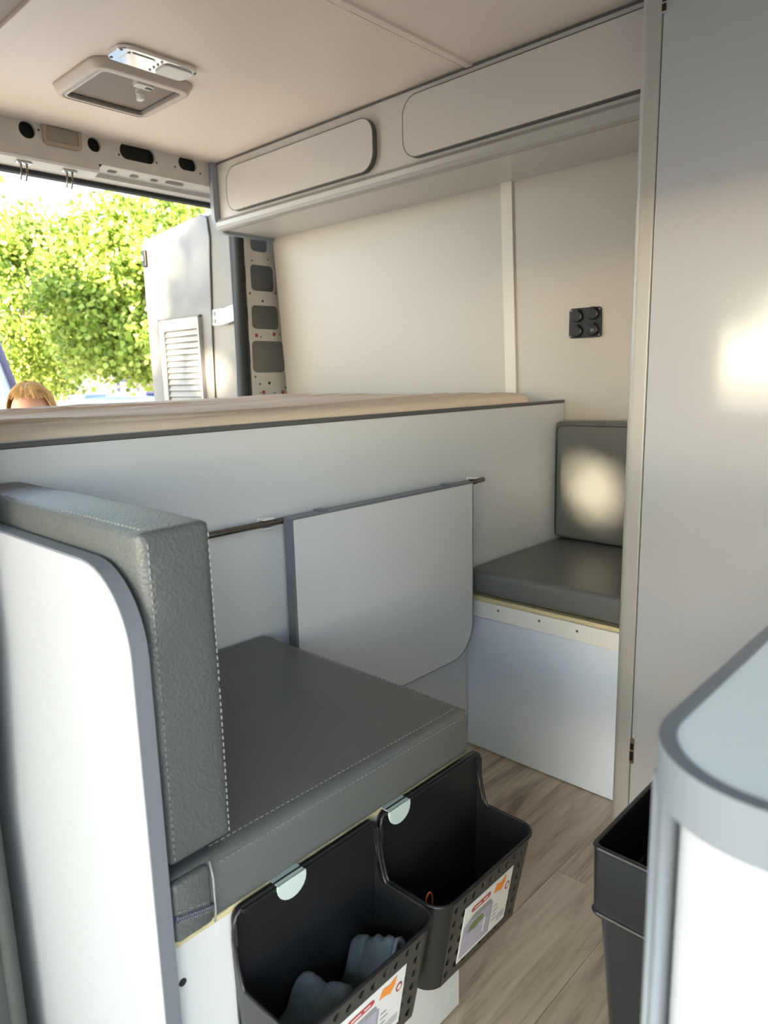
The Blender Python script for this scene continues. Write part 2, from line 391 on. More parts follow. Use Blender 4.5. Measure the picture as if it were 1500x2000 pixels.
for (xx, yy) in ((501, 655), (535, 653), (515, 766), (552, 766)):
    p = px(xx, yy, 0, XP); obj('paint_mark', bx((XP+.0004, p.y-.007, p.z-.007), (XP+.0016, p.y+.007, p.z+.007)), 'red', pl)
for (xx, yy, r) in ((492, 509, 3), (523, 507, 3), (488, 573, 4), (538, 573, 4), (513, 588, 5), (510, 658, 3), (546, 653, 3), (499, 736, 4), (508, 750, 4), (526, 748, 6), (558, 757, 4), (537, 767, 3), (509, 767, 3)):
    p = px(xx, yy, 0, XP); obj('bolt_hole', cyl(B(), (XP-.001, p.y, p.z), 0, r*.0011, .0016, 8), 'dark', pl)

# ------------------------------------------------------------------ bed
XB = -1.09
t = thing('bed_platform', 'pale grey bed base front panel with dark top edge spanning the van', 'bed', (XB, 1.0, 0))
obj('front_panel', bx((XB-.016, .155, .003), (XB, 1.964, .912)), 'lam', t)
obj('top_edge', bx((XB-.019, .155, .9122), (XB+.001, 1.966, .9215), .002), 'edgedk', t)
obj('bed_deck', bx((-2.36, .16, .885), (XB-.02, 1.95, .905)), 'ply', t)
obj('rear_support', bx((-2.36, .2, .003), (-2.34, 1.9, .884)), 'lam', t)
nx, ny = 260, 150; vs = []; fs = []
def mz(x, y):
    e = min(x+2.35, XB-.022-x, y-.19, 1.808-y); rr = .028
    z = .931+.012*(y-.37) - .006*max(0, (XB-x)/1.2)
    q = x*26+3.2*y+2.2*noise.noise(Vector((x*2.5, y*1.7, 5)))
    amp = max(0, noise.noise(Vector((x*2.2, y*1.3, 9)))+.35)
    wr_ = noise.noise(Vector((x*6+.4*y, y*1.1, .3)))*.005 + .013*amp*max(0, 1-abs(noise.noise(Vector((q, y*1.2, 1.7))))*4.5)
    wr_ *= min(1, max(0, e)/.06)
    if e < rr: z -= rr-math.sqrt(max(0, rr*rr-(rr-e)**2))
    return z+wr_
for i in range(nx+1):
    a = i/nx; x = -2.35+(XB-.022+2.35)*(a**.75)
    for j in range(ny+1):
        y = .19+(1.808-.19)*j/ny; vs.append((x, y, max(mz(x, y), .909)))
for i in range(nx):
    for j in range(ny): k = i*(ny+1)+j; fs.append((k, k+ny+1, k+ny+2, k+1))
t = thing('mattress', 'thin mattress in a wrinkled tan fitted sheet on the bed base', 'mattress', (-1.7, 1.0, .906))
obj('fitted_sheet', (vs, [], fs), 'sheet', t, True)
obj('mattress_core', bx((-2.345, .195, .906), (XB-.028, 1.803, .909)), 'sheet', t)

# table leaf hung on rail
t = thing('hanging_rail', 'thin metal rail fixed across the bed front panel', 'rail', (-1.07, 1.1, .73))
obj('tube', tube(B(), [(-1.072, .33, .733), (-1.072, 1.517, .733)], .0065, 12), 'steel', t, True)
for yy in (.812, 1.478):
    b = B(); box(b, (XB+.0005, yy-.011, .722), (XB+.006, yy+.011, .745), .002); box(b, (XB+.004, yy-.013, .7405), (XB+.027, yy+.013, .7445), .001); box(b, (XB+.004, yy-.011, .7225), (XB+.024, yy+.011, .7255), .001)
    obj('bracket', b, 'plasw', t)
t = thing('table_leaf', 'light grey folding table board with grey edging hung on the rail', 'table', (-1.05, 1.14, .3))
TP = rrect(.846, 1.432, .291, .7405, [.02, .085, .004, .004], 8); TI = rrect(.852, 1.428, .294, .736, [.02, .083, .003, .003], 8)
b = B(); prism(b, TI, 0, -1.0635, -1.0415); obj('board', b, 'lam', t)
b = B(); frame(b, TP, TI, 0, -1.064, -1.042); obj('edging', b, 'edge', t)
for yy in (.93, 1.34): obj('hanging_clip', bx((-1.0715, yy, .7405), (-1.05, yy+.02, .7428)), 'edge', t)

# ------------------------------------------------------------------ cushions
def cushion(name, lo, hi, r, m, parent, puff=.004, seed=0, lump=.002):
    bm = B(); nx_, ny_, nz_ = [max(2, int((hi[i]-lo[i])/.014)) for i in range(3)]
    box(bm, lo, hi)
    bmesh.ops.bevel(bm, geom=bm.edges[:], offset=r, segments=3, profile=.6, affect='EDGES')
    bmesh.ops.triangulate(bm, faces=[])
    for ax, n in ((0, nx_), (1, ny_), (2, nz_)):
        for k in range(1, n):
            c = Vector((0, 0, 0)); c[ax] = lo[ax]+(hi[ax]-lo[ax])*k/n
            if c[ax]-lo[ax] < r*1.1 or hi[ax]-c[ax] < r*1.1: continue
            nn = Vector((0, 0, 0)); nn[ax] = 1
            bmesh.ops.bisect_plane(bm, geom=bm.verts[:]+bm.edges[:]+bm.faces[:], plane_co=c, plane_no=nn)
    cen = (Vector(lo)+Vector(hi))/2; half = (Vector(hi)-Vector(lo))/2
    for v in bm.verts:
        q = [(v.co[i]-cen[i])/half[i] for i in range(3)]
        for i in range(3):
            if abs(q[i]) > .97:
                f = 1
                for j in range(3):
                    if j != i: f *= max(0, 1-q[j]**4)
                v.co[i] += math.copysign(puff*f, q[i])
        nv = noise.noise_vector(v.co*9+Vector((seed, 0, 0))); v.co += nv*lump
    return obj(name, bm, m, parent, True)
def stitches(name, pts, parent, step=.0075, L=.0042, rad=.0008, off=(0, 0, 0), m='thread'):
    bm = B(); pts = [Vector(p)+Vector(off) for p in pts]
    for a, c in zip(pts, pts[1:]):
        d = c-a; n = int(d.length/step); d.normalize()
        for k in range(n):
            p = a+d*(k*step+.001); tube(bm, [p, p+d*L], rad, 4)
    o = obj(name, bm, m, parent); o['kind'] = 'stuff'; return o

# near bench
t = thing('near_bench_box', 'white seat box with bare plywood top carrying the two dark baskets', 'bench', (-.85, .54, 0))
obj('front_board', bx((-.615, .3015, .003), (-.6, .785, .429)), 'lam', t)
obj('end_board', bx((XB+.002, .765, .003), (-.6155, .785, .4265)), 'lam', t)
obj('plywood_top', bx((XB+.002, .304, .4295), (-.5985, .788, .437), .001), 'ply', t)
p = px(350, 1923, 0, -.6); obj('screw_hole', cyl(B(), (-.6005, p.y+.004, p.z), 0, .0045, .0012, 10), 'dark', t)
t = thing('near_seat_cushion', 'thick grey leatherette seat cushion with zip above the dark baskets', 'cushion', (-.84, .55, .438))
SC = cushion('cover', (XB+.004, .3045, .4405), (-.590, .802, .512), .012, 'leatherdk', t, .003, 3, .0014)
stitches('stitching', [(-.5888, .36, .5055), (-.5888, .79, .5055)], t)
stitches('stitching', [(-.608, .36, .5145), (-.606, .79, .5135)], t, rad=.0006)
stitches('stitching', [(-.62, .7995, .510), (-1.07, .7995, .510)], t, rad=.0006)
zp = obj('zip_pocket', bx((-.600, .3045, .442), (-.5865, .349, .510), .006, 3), 'leather', t, True)
b = B(); tube(b, [(-.590, .3495, .512), (-.585, .3495, .495), (-.585, .3495, .455), (-.588, .3495, .442)], .0012, 6); obj('piping', b, 'leatherlt', t, True)
b = B()
for k in range(16):
    y = .306+k*.0026; z = .4725-.011*(k/16)
    for s in (-1, 1): box(b, (-.5862, y, z+s*.0018-.0014), (-.5835, y+.0016, z+s*.0018+.0012))
obj('zip_teeth', b, 'chrome', zp)['kind'] = 'stuff'
obj('zip_tape', tube(B(), [(-.5875, .305, .4725), (-.5875, .348, .4615)], .0030, 6), 'navy', zp)
stitches('zip_stitching', [(-.5862, .306, .480), (-.5862, .347, .469)], zp)
t = thing('near_back_cushion', 'grey leatherette backrest cushion with stitched edges at the left', 'cushion', (-.84, .345, .515))
cushion('cover', (XB+.006, .308, .5235), (-.5955, .3825, .866), .008, 'leather', t, .004, 11, .003)
for yy in (.3135, .378): stitches('stitching', [(-.5935, yy, .53), (-.5925, yy, .7), (-.5935, yy, .858)], t)
stitches('stitching', [(-.605, .3135, .8675), (-1.07, .3135, .8675)], t)
stitches('stitching', [(-.605, .3775, .866), (-1.07, .3775, .866)], t)
t = thing('bench_back_panel', 'glossy white panel with rounded grey edging behind the near backrest', 'panel', (-.84, .294, 0))
PO = rrect(XB+.002, -.584, .003, .836, [.001, .001, .085, .002], 10); PI_ = rrect(XB+.004, -.5865, .004, .8335, [.001, .001, .0825, .001], 10)
b = B(); prism(b, PI_, 1, .2845, .2995); obj('board', b, 'lamgloss', t)
b = B(); frame(b, PO, PI_, 1, .284, .3005); obj('edging', b, 'edge', t, False)

# far bench
t = thing('far_bench_box', 'white seat box with screwed batten under the far seat', 'bench', (-.88, 1.7, 0))
obj('front_board', bx((XB+.0015, 1.472, .003), (-.642, 1.486, .4235)), 'lam_skylit', t)
obj('plywood_top', bx((XB+.0015, 1.464, .424), (-.642, 1.955, .434), .001), 'ply', t)
bt = obj('batten', bx((XB-.0+.001, 1.458, .381), (-.642, 1.4715, .4235), .001), 'plasw', t)
for xx, yy in ((918, 1180), (973, 1193), (1053, 1213), (1127, 1233)):
    p = px(xx, yy, 1, 1.458); obj('screw', cyl(B(), (p.x, 1.4585, p.z), 1, .0032, -.0012, 10), 'edgedk', bt)
t = thing('far_seat_cushion', 'grey leatherette seat cushion on the far box beside the wall', 'cushion', (-.88, 1.7, .435))
cushion('cover', (XB+.0065, 1.462, .4405), (-.645, 1.954, .503), .012, 'leatherdk', t, .003, 21, .0015)
stitches('stitching', [(XB+.03, 1.4605, .494), (-.66, 1.4605, .494)], t, rad=.0006)
t = thing('far_back_cushion', 'grey leatherette backrest cushion leaning on the far wall', 'cushion', (-.88, 1.92, .51))
cushion('cover', (XB+.006, 1.903, .511), (-.645, 1.967, .858), .012, 'leatherdk', t, .004, 31, .0015)
obj('piping', tube(B(), [(XB+.012, 1.9035, .52), (XB+.012, 1.9015, .83), (XB+.016, 1.9015, .843), (XB+.03, 1.9015, .849), (-.66, 1.9015, .851)], .0012, 6), 'black', t, True)

# ------------------------------------------------------------------ overhead locker
YC = 1.68
t = thing('overhead_locker', 'long white overhead locker with two rounded flap doors under the ceiling', 'cabinet', (-1.5, 1.8, 1.57))
prof = [(YC, ZC-.002), (YC, 1.592)] + [(YC+.022-.022*math.cos(a), 1.59-.022*math.sin(a)) for a in (.2, .5, .8, 1.1, 1.4, PI/2)] + [(1.933, 1.568), (1.933, 1.582), (YC+.03, 1.582), (YC+.014, 1.60), (YC+.014, ZC-.002)]
b = B(); prism(b, prof, 0, -2.40, -.642); obj('body', b, 'cab', t)
b = B(); prism(b, [(1.658, 1.590), (1.659, 1.576), (1.666, 1.566), (1.68, 1.562), (1.70, 1.5655), (1.70, 1.567), (1.68, 1.589), (1.679, 1.603), (1.668, 1.602)], 0, -2.40, -.642, .0); obj('front_moulding', b, 'alu', t, False)
b = B(); prism(b, rrect(YC-.026, 1.934, 1.556, ZC-.002, [.06, .001, .001, .001], 10), 0, -2.422, -2.4005, .003); obj('end_panel', b, 'edgelt', t)
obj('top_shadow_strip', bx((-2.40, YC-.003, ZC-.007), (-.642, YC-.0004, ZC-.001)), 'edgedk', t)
for x0, x1, za, zb in ((-2.325, -1.575, 1.614, 1.769), (-1.458, -.645, 1.614, 1.781)):
    d = obj('flap_door', prism(B(), rrect(x0+.003, x1-.003, za+.003, zb-.003, .05, 8), 1, YC-.018, YC-.0005), 'cab', t)
    obj('door_edging', frame(B(), rrect(x0, x1, za, zb, .053, 8), rrect(x0+.003, x1-.003, za+.003, zb-.003, .05, 8), 1, YC-.0182, YC-.0004), 'edgedk', d)

# ------------------------------------------------------------------ tall closet
t = thing('tall_closet', 'tall glossy white closet with grey corner profile at the right', 'closet', (.1, 1.65, 0))
XK, YK = -.637, 1.395
obj('side_panel', bx((XK+.002, YK+.035, .002), (XK+.016, 1.925, ZC-.002)), 'cab', t)
b = B(); prism(b, rrect(XK, XK+.041, YK, YK+.034, [.016, .003, .001, .002], 6), 2, .002, ZC-.002); obj('corner_profile', b, 'alu', t, False)
d = obj('closet_door', bx((XK+.0445, YK-.003, .012), (.42, YK+.014, ZC-.03), .0012), 'lamgloss', t)
obj('back_frame', bx((XK+.042, YK+.016, .002), (.42, YK+.03, ZC-.002)), 'cab', t)
obj('end_panel', bx((.422, YK, .002), (.438, 1.925, ZC-.002)), 'cab', t)
for (xx, ya, yb) in ((1232, 1440, 1490), (1304, -18, 24)):
    p0 = px(xx, yb, 1, YK-.004); p1 = px(xx, ya, 1, YK-.004)
    b = B(); zc = (p0.z+p1.z)/2; zh = (p1.z-p0.z)/2; xc = XK+.046
    prism(b, rrect(xc-.004, xc+.006, zc-zh, zc+zh, .003, 4), 1, YK-.0055, YK-.0035); h = obj('hinge', b, 'chrome', t)
    b = B(); box(b, (xc-.0035, YK-.0068, zc-zh*.75), (xc+.004, YK-.0056, zc-zh*.1)); box(b, (xc-.003, YK-.0068, zc+zh*.1), (xc+.004, YK-.0056, zc+zh*.55)); obj('hinge_cup', b, 'black', h)

# ------------------------------------------------------------------ kitchen unit and bin in the foreground
t = thing('kitchen_unit', 'white kitchen unit with rounded grey-edged worktop at lower right', 'kitchen unit', (.3, .6, 0))
CO = rrect(-.126, .72, .283, .80, [.055, .02, .02, .004], 12); CI = rrect(-.118, .712, .291, .792, [.047, .014, .014, .003], 12)
wt = obj('worktop', prism(B(), CI, 2, .806, .8295), 'top', t)
obj('worktop_edging', frame(B(), CO, CI, 2, .804, .83), 'edge', wt, False)
obj('cabinet_body', prism(B(), rrect(-.1165, .70, .312, .785, [.03, .002, .002, .002], 8), 2, .002, .8035), 'lamgloss', t, False)
b = B(); prism(b, rrect(-.1275, -.1155, .322, .346, [.006, .006, .002, .002], 5), 2, .002, .8035); obj('corner_profile', b, 'edge', t, True)
t = thing('waste_bin', 'black open plastic bin beside the kitchen unit', 'bin', (-.21, .73, .05))
BX0, BX1, BY0, BY1, BZ = -.295, -.1285, .607, .80, .53
def bring(z, g): return rrect(BX0+g, BX1-.0, BY0+g, BY1-g, .008, 4), z
def loft(bm, rings):
    R = [[bm.verts.new((u, v, z)) for u, v in P] for P, z in rings]; n = len(R[0])
    for P, Q in zip(R, R[1:]):
        for i in range(n): bm.faces.new((P[i], P[(i+1) % n], Q[(i+1) % n], Q[i]))
    return R
b = B(); Rg = loft(b, [bring(.05, .03), bring(.455, .008), bring(.458, .001), bring(BZ, 0), bring(BZ, .004), bring(.46, .006), bring(.06, .033)]); b.faces.new(Rg[-1]); b.faces.new(Rg[0][::-1]); obj('body', b, 'blackg', t)
b = B(); tube(b, [(u, v, BZ) for u, v in bring(BZ, .001)[0]], .003, 6, closed=True); obj('rim', b, 'blackg', t, True)
b = B(); tube(b, [(u, v, .456) for u, v in bring(.456, .002)[0]], .0035, 6, closed=True); obj('rim_band', b, 'blackg', t, True)
obj('hanging_lip', bx((-.1335, BY0+.01, BZ-.02), (-.1285, BY1-.01, BZ+.004)), 'blackg', t)

# ------------------------------------------------------------------ hanging baskets
XBK, XFR, XFB = -.5965, -.487, -.512
ZT, ZR, ZB = .436, .346, .205
def build_basket(y0, y1, label, hy, cat='basket'):
    t = thing('storage_basket', label, cat, (-.55, (y0+y1)/2, ZB), 'hanging baskets on the near seat box')
    r = .026
    def fx(z): return XFB+(XFR-XFB)*(z-ZB)/(ZR-ZB)
    # back plate with rounded top corners and flanges
    b = B(); prism(b, rrect(y0+.002, y1-.002, ZB, ZT, [.004, .004, .012, .012], 5), 0, XBK, XBK+.003); obj('back_plate', b, 'plasb', t)
    rimz = lambda s: ZR + .058*max(0, 1-s/.2)**2
    for side in (0, 1):
        b = B()
        yy = y0 if side == 0 else y1; sg = 1 if side == 0 else -1
        N = 16
        for th in (0, .0022):
            top = []; bot = []
            for k in range(N+1):
                s = k/N; zt = rimz(s); xt = XBK+(fx(zt)-r-XBK)*s; xb = XBK+(XFB-r-XBK)*s
                top.append(b.verts.new((xt, yy+sg*th, zt))); bot.append(b.verts.new((xb, yy+sg*(th+.006), ZB)))
            for k in range(6):
                a = (k+1)/6*PI/2
                top.append(b.verts.new((fx(ZR)-r+(r-th)*math.sin(a), yy+sg*(r-(r-th)*math.cos(a)), ZR))); bot.append(b.verts.new((XFB-r+(r-th)*math.sin(a), yy+sg*(.006+r-(r-th)*math.cos(a)), ZB)))
            for k in range(len(top)-1): b.faces.new((bot[k], bot[k+1], top[k+1], top[k]))
        bmesh.ops.remove_doubles(b, verts=b.verts[:], dist=1e-5); obj('side_wall', b, 'plasb', t, True)
    fy0, fy1 = y0+r, y1-r
    cells = []; nc, nr = 9, 6; cw = (fy1-fy0)/nc; ch = (ZR-ZB)/(nr+.6)
    for i in range(nc):
        cells.append((fy0+i*cw, fy0+(i+1)*cw, ZB, ZB+ch*.3, None)); cells.append((fy0+i*cw, fy0+(i+1)*cw, ZR-ch*.3, ZR, None))
        for j in range(nr):
            u0, v0 = fy0+i*cw, ZB+ch*.3+j*ch
            cells.append((u0, u0+cw, v0, v0+ch, circ(u0+cw/2, v0+ch/2+(.002 if i % 2 else -.002), .0054, 12)))
    b = B(); plate(b, cells, lambda u, v, w_: (fx(v)-w_, u, v), .0025); fp = obj('perforated_front', b, 'plasb_sheen', t)
    b = B(); prism(b, rrect(XBK+.001, XFB-.001, y0+.0065, y1-.0065, [.003, r, r, .003], 6), 2, ZB-.001, ZB+.002); obj('bottom', b, 'plasb', t)
    pts = [(XBK+.006, y0+.014, ZT), (XBK+.007, y0+.004, ZT-.006), (XBK+.007, y0, ZT-.02)]
    def side(yy, sg):
        o = []
        for k in range(17):
            s = k/16; zt = rimz(s); o.append((XBK+.006*(1-s)+(fx(zt)-r-XBK)*s, yy, zt))
        for k in range(6):
            a = (k+1)/6*PI/2; o.append((fx(ZR)-r+r*math.sin(a), yy+sg*(r-r*math.cos(a)), ZR))
        return o
    path = pts+side(y0, 1)+side(y1, -1)[::-1]+[(XBK+.007, y1, ZT-.02), (XBK+.007, y1-.004, ZT-.006), (XBK+.006, y1-.014, ZT)]
    b = B(); tube(b, path, .0026, 6, closed=True); obj('rim', b, 'plasb', t, True)
    b = B(); box(b, (XBK+.003, y0+.010, ZT-.004), (XBK+.012, y1-.010, ZT), .001)
    for s_, yy in ((1, y0), (-1, y1)): box(b, (XBK+.002, min(yy, yy+s_*.003), ZR+.05), (XBK+.011, max(yy, yy+s_*.003), ZT-.012), .001)
    obj('back_flange', b, 'plasb', t)
    b = B(); prism(b, [(hy-.021, ZT+.002)]+[(hy+.021*math.cos(PI+a*PI/10), ZT-.004+.019*math.sin(PI+a*PI/10)) for a in range(11)]+[(hy+.021, ZT+.002)], 0, XBK+.0122, XBK+.0145, .0005)
    box(b, (XBK-.01, hy-.02, ZT+.0014), (XBK+.0135, hy+.02, ZT+.0020)); obj('hook', b, 'hookm', t)
    # label card on the front
    cy0, cy1 = fy0+.030, fy1-.030; cz0, cz1 = ZB+.018, ZR-.03
    def F(u, v, k):
        y = cy0+(cy1-cy0)*u; z = cz0+(cz1-cz0)*v; return (fx(z)+k, y, z)
    def quad(u0, u1, v0, v1, k): return ([F(u0, v0, k), F(u1, v0, k), F(u1, v1, k), F(u0, v1, k)], [], [(0, 1, 2, 3)])
    def poly(pts_, k): return ([F(u, v, k) for u, v in pts_], [], [tuple(range(len(pts_)))])
    b = B(); vv = [[b.verts.new(F(u, v, k)) for u, v in ((0, 0), (1, 0), (1, 1), (0, 1))] for k in (.0004, .0010)]
    b.faces.new(vv[0][::-1]); b.faces.new(vv[1])
    for i in range(4): b.faces.new((vv[0][i], vv[0][(i+1) % 4], vv[1][(i+1) % 4], vv[1][i]))
    lab = obj('label_card', b, 'paper', fp); lab['label'] = 'white printed product label with a photo'
    par = fp
    K = .0013
    def part(g, m): return obj('label_print', g, m, par)
    part(quad(.03, .6, .06, .64, K), 'purple'); 
    part(poly([(.06, .64), (.2, .74), (.56, .74), (.6, .64)], K), 'greyl')
    for q in range(9): part(quad(.07+q*.045, .085+q*.045, .1, .42, K+.0002), 'stripe')
    part(poly([(.12, .46), (.18, .58), (.3, .6), (.42, .58), (.46, .48), (.3, .44)], K+.0003), 'green')
    part(quad(.46, .5, .18, .46, K+.0003), 'paper')
    part(quad(.6, .625, .06, .64, K), 'greyl')
    part(poly([(u, v) for u, v in rrect(.14, .53, .8, .9, .045, 4)], K), 'redl')
    part(quad(.2, .34, .835, .865, K+.0002), 'paper'); part(quad(.38, .47, .835, .865, K+.0002), 'paper')
    part(poly([(.6+.0, .78), (.64, .93), (.74, .9), (.86, .96), (.84, .82), (.78, .72), (.7, .76)], K), 'orange')
    part(poly(circ(.915, .7, .075, 14, .05), K), 'redl'); part(poly(circ(.915, .7, .045, 12, .03), K+.0002), 'paper')
    for q in range(8): part(quad(.8+q*.02, .81+q*.02, .1, .24, K), 'greyl')
    for q in range(4): part(quad(.66, .78-.03*(q % 2), .2+q*.09, .225+q*.09, K), 'greyl')
    return t
build_basket(.603, .828, 'dark plastic hanging basket nearer the far seat, front label in full view', .635)
build_basket(.372, .598, 'dark plastic hanging basket at bottom centre holding a blue-grey cloth', .449)
# cloth in near basket
nu, nv = 60, 44; vs = []; fs = []
for i in range(nu+1):
    for j in range(nv+1):
        u, v = i/nu, j/nv; y = .392+.186*u; x = -.588+.078*v
        z = .225 + .075*math.exp(-((u-.48-.25*(v-.5))/.13)**2)*(1-.35*v) + .105*math.exp(-((u-.86)/.11)**2)*(.55+.45*v) + .03*math.exp(-((u-.12)/.12)**2)
        z += .012*noise.noise(Vector((u*7, v*5, 2)))+.004*noise.noise(Vector((u*20, v*14, 7)))
        vs.append((x, y, z))
for i in range(nu):
    for j in range(nv): k = i*(nv+1)+j; fs.append((k, k+nv+1, k+nv+2, k+1))
o = obj('folded_cloth', (vs, [], fs), 'cloth', None, True); tag(o, 'crumpled blue-grey cloth inside the bottom centre basket', 'cloth')
md = o.modifiers.new('thick', 'SOLIDIFY'); md.thickness = .004; md.offset = -1
# small orange loop resting in the far basket
p = px(838, 1757, 0, -.53)
b = B(); tube(b, [(-.53, p.y+.007*math.cos(a), p.z+.014*math.sin(a)-.004) for a in [2*PI*k/18 for k in range(18)]], .0012, 6, closed=True)
tube(b, [(-.53, p.y, p.z-.017), (-.533, p.y+.004, .25), (-.535, p.y+.006, .2085)], .0012, 6)
o = obj('hair_tie', b, 'orangewire', None, True); tag(o, 'thin orange wire loop sticking up inside the far hanging basket', 'wire loop')

# ------------------------------------------------------------------ roof vent, lamp, header lamp, socket
t = thing('roof_vent', 'square beige roof vent with brown blind in the ceiling', 'roof vent', (-1.97, 1.1, ZC))
def ringloft(bm, rings): 
    R = loft(bm, rings); n = len(R[0]); P, Q = R[-1], R[0]
    for i in range(n): bm.faces.new((P[i], P[(i+1) % n], Q[(i+1) % n], Q[i]))
vx0, vx1, vy0, vy1 = -2.115, -1.828, .945, 1.232
def vr(g, z, r=.045): return rrect(vx0+g, vx1-g, vy0+g, vy1-g, max(.006, r-g), 6), z
b = B(); ringloft(b, [vr(-.004, ZC-.0005), vr(0, ZC-.008), vr(.008, ZC-.022), vr(.02, ZC-.026), vr(.022, ZC-.0005)]); obj('frame', b, 'ventf', t, True)
b = B(); ringloft(b, [vr(.022, ZC-.0005), vr(.0225, ZC-.0245), vr(.030, ZC-.0245), vr(.031, ZC-.0005)]); obj('inner_frame', b, 'ventf', t)
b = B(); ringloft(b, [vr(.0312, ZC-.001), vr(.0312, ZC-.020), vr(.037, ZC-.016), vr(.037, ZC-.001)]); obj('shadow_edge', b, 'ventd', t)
obj('blind', bx((vx0+.0372, vy0+.0372, ZC-.013), (vx1-.0372, vy1-.0372, ZC-.011)), 'blind', t)
p = px(270, 172, 2, ZC-.02)
b = B(); prism(b, rrect(vx1-.068, vx1-.038, p.y-.026, p.y+.026, .008, 4), 2, ZC-.027, ZC-.0135, .002); l1 = obj('latch_plate', b, 'plasw', t)
b = B(); cyl(b, (p.x, p.y, ZC-.036), 2, .008, .012); box(b, (p.x-.012, p.y-.003, ZC-.05), (p.x+.012, p.y+.012, ZC-.036), .003); obj('latch_knob', b, 'plasw', l1)
obj('latch_slot', bx((vx1-.056, p.y+.004, ZC-.0285), (vx1-.046, p.y+.022, ZC-.0271)), 'black', l1)
t = thing('ceiling_lamp', 'chrome strip ceiling lamp beside the roof vent', 'lamp', (-1.77, 1.07, ZC))
b = B(); prism(b, rrect(-1.818, -1.728, .958, 1.178, .028, 6), 2, ZC-.012, ZC-.0006, .002); base = obj('chrome_plate', b, 'chrome', t)
b = B(); prism(b, rrect(-1.805, -1.742, 1.085, 1.165, .012, 5), 2, ZC-.016, ZC-.0122, .0015); obj('diffuser', b, 'plasw', t)
b = B(); prism(b, rrect(-1.805, -1.742, .985, 1.06, .012, 5), 2, ZC-.0145, ZC-.0122, .001); obj('reflector', b, 'chrome', t)
for k in range(4): obj('stud', sphere(B(), (-1.802+.02*k, 1.0725, ZC-.0130), (.004, .004, .003), 8, 5), 'chrome', t, True)
for x_, y_ in ((-1.80, .968), (-1.745, .966), (-1.805, 1.170), (-1.745, 1.170)): obj('screw', cyl(B(), (x_, y_, ZC-.0132), 2, .004, .0012, 10), 'edgedk', t)
t = thing('header_lamp', 'rectangular courtesy lamp with grey lens in the rear door header', 'lamp', (XR, 1.1, 1.79))
(ya, za), (yb, zb) = HY(80, 238), HY(160, 288)
O_, I_ = rrect(1.045, 1.170, 1.748, 1.812, [.016, .016, .002, .002], 5), rrect(1.057, 1.158, 1.7605, 1.806, [.005]*4, 5)
obj('lamp_frame', frame(B(), O_, I_, 0, XR+.0005, XR+.007), 'lensf', t)
obj('lamp_lens', prism(B(), rrect(1.0585, 1.1565, 1.762, 1.8045, .004, 5), 0, XR+.0005, XR+.0055), 'lens', t)
SY = WY(1.14)
t = thing('socket_panel', 'square black socket panel with capped outlets on the far wall', 'socket', (-1.024, SY, 1.14))
b = B(); prism(b, rrect(-1.075, -.974, 1.100, 1.185, .009, 5), 1, SY-.006, SY+.002, .0015); obj('face_plate', b, 'black', t)
for x_, z_ in ((-1.05, 1.162), (-1.0, 1.166), (-1.05, 1.120), (-1.0, 1.122)):
    c = obj('outlet_cap', tube(B(), [(x_, SY-.0062, z_), (x_, SY-.012, z_), (x_, SY-.0135, z_)], [.017, .017, .014], 18), 'black', t)
    obj('cap_tab', bx((x_-.004, SY-.016, z_+.012), (x_+.006, SY-.0062, z_+.0195), .001), 'black', c)
for z_ in (1.1165, 1.121): obj('usb_slot', bx((-1.003, SY-.0142, z_), (-.992, SY-.0136, z_+.002)), 'greyl', t)
for x_, z_ in ((-1.069, 1.106), (-.980, 1.106), (-1.069, 1.179), (-.980, 1.179)): obj('screw', cyl(B(), (x_, SY-.0068, z_), 1, .0022, .0006, 8), 'edgelt', t)

# ------------------------------------------------------------------ open rear door
t = thing('rear_door', 'open white van rear door with louvred vent panel and dappled sunlight', 'door', (-2.7, 1.9, -.2))
DY = 1.885; XA = -3.37; XH = -2.825; XE = -2.70
def dtop(x): 
    f = (x-XA)/(XE-XA); return 1.682+.055*f-.012*max(0, f-.85)/.15
def zx(x, z):                                     # upper part leans inwards slightly
    return x
inner = [(XA, -.2), (XH, -.2)] + [(XH, .3), (XH, .9), (XH+.01, 1.2), (XH+.03, 1.5), (XH+.04, 1.62), (XH+.03, 1.70), (XH-.02, 1.725)] + [(XA+.02, 1.684), (XA+.002, 1.66)]
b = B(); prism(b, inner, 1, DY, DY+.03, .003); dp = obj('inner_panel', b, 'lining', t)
outer = [(XA-.01, -.24), (XE, -.24), (XE, .9), (XE+.02, 1.2), (XE+.035, 1.5), (XE+.02, 1.73), (XE-.08, 1.755), (XA+.01, 1.70), (XA-.01, 1.66)]
b = B(); prism(b, outer, 1, DY+.05, DY+.085, .008); obj('outer_skin', b, 'vanout', t)
b = B()
L0 = [(XH+.003, -.2), (XH+.003, .9), (XH+.013, 1.2), (XH+.033, 1.5), (XH+.043, 1.62), (XH+.03, 1.712)]
L1 = [(XE-.004, -.2), (XE-.004, .9), (XE+.016, 1.2), (XE+.030, 1.5), (XE+.028, 1.62), (XE+.005, 1.735)]
A_ = [b.verts.new((x, DY+.004, z)) for x, z in L0]; B_ = [b.verts.new((x, DY+.036, z)) for x, z in L1]; C_ = [b.verts.new((x+.001, DY+.0495, z)) for x, z in L1]
D_ = [b.verts.new((x, DY+.0495, z)) for x, z in L0]
for P, Q in ((A_, B_), (B_, C_), (C_, D_), (D_, A_)):
    for i in range(5): b.faces.new((P[i], P[i+1], Q[i+1], Q[i]))
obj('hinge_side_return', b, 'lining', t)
b = B(); tube(b, [(x-.0, DY-.002, z) for x, z in L0], .004, 6); obj('panel_seam', b, 'edgedk', t)
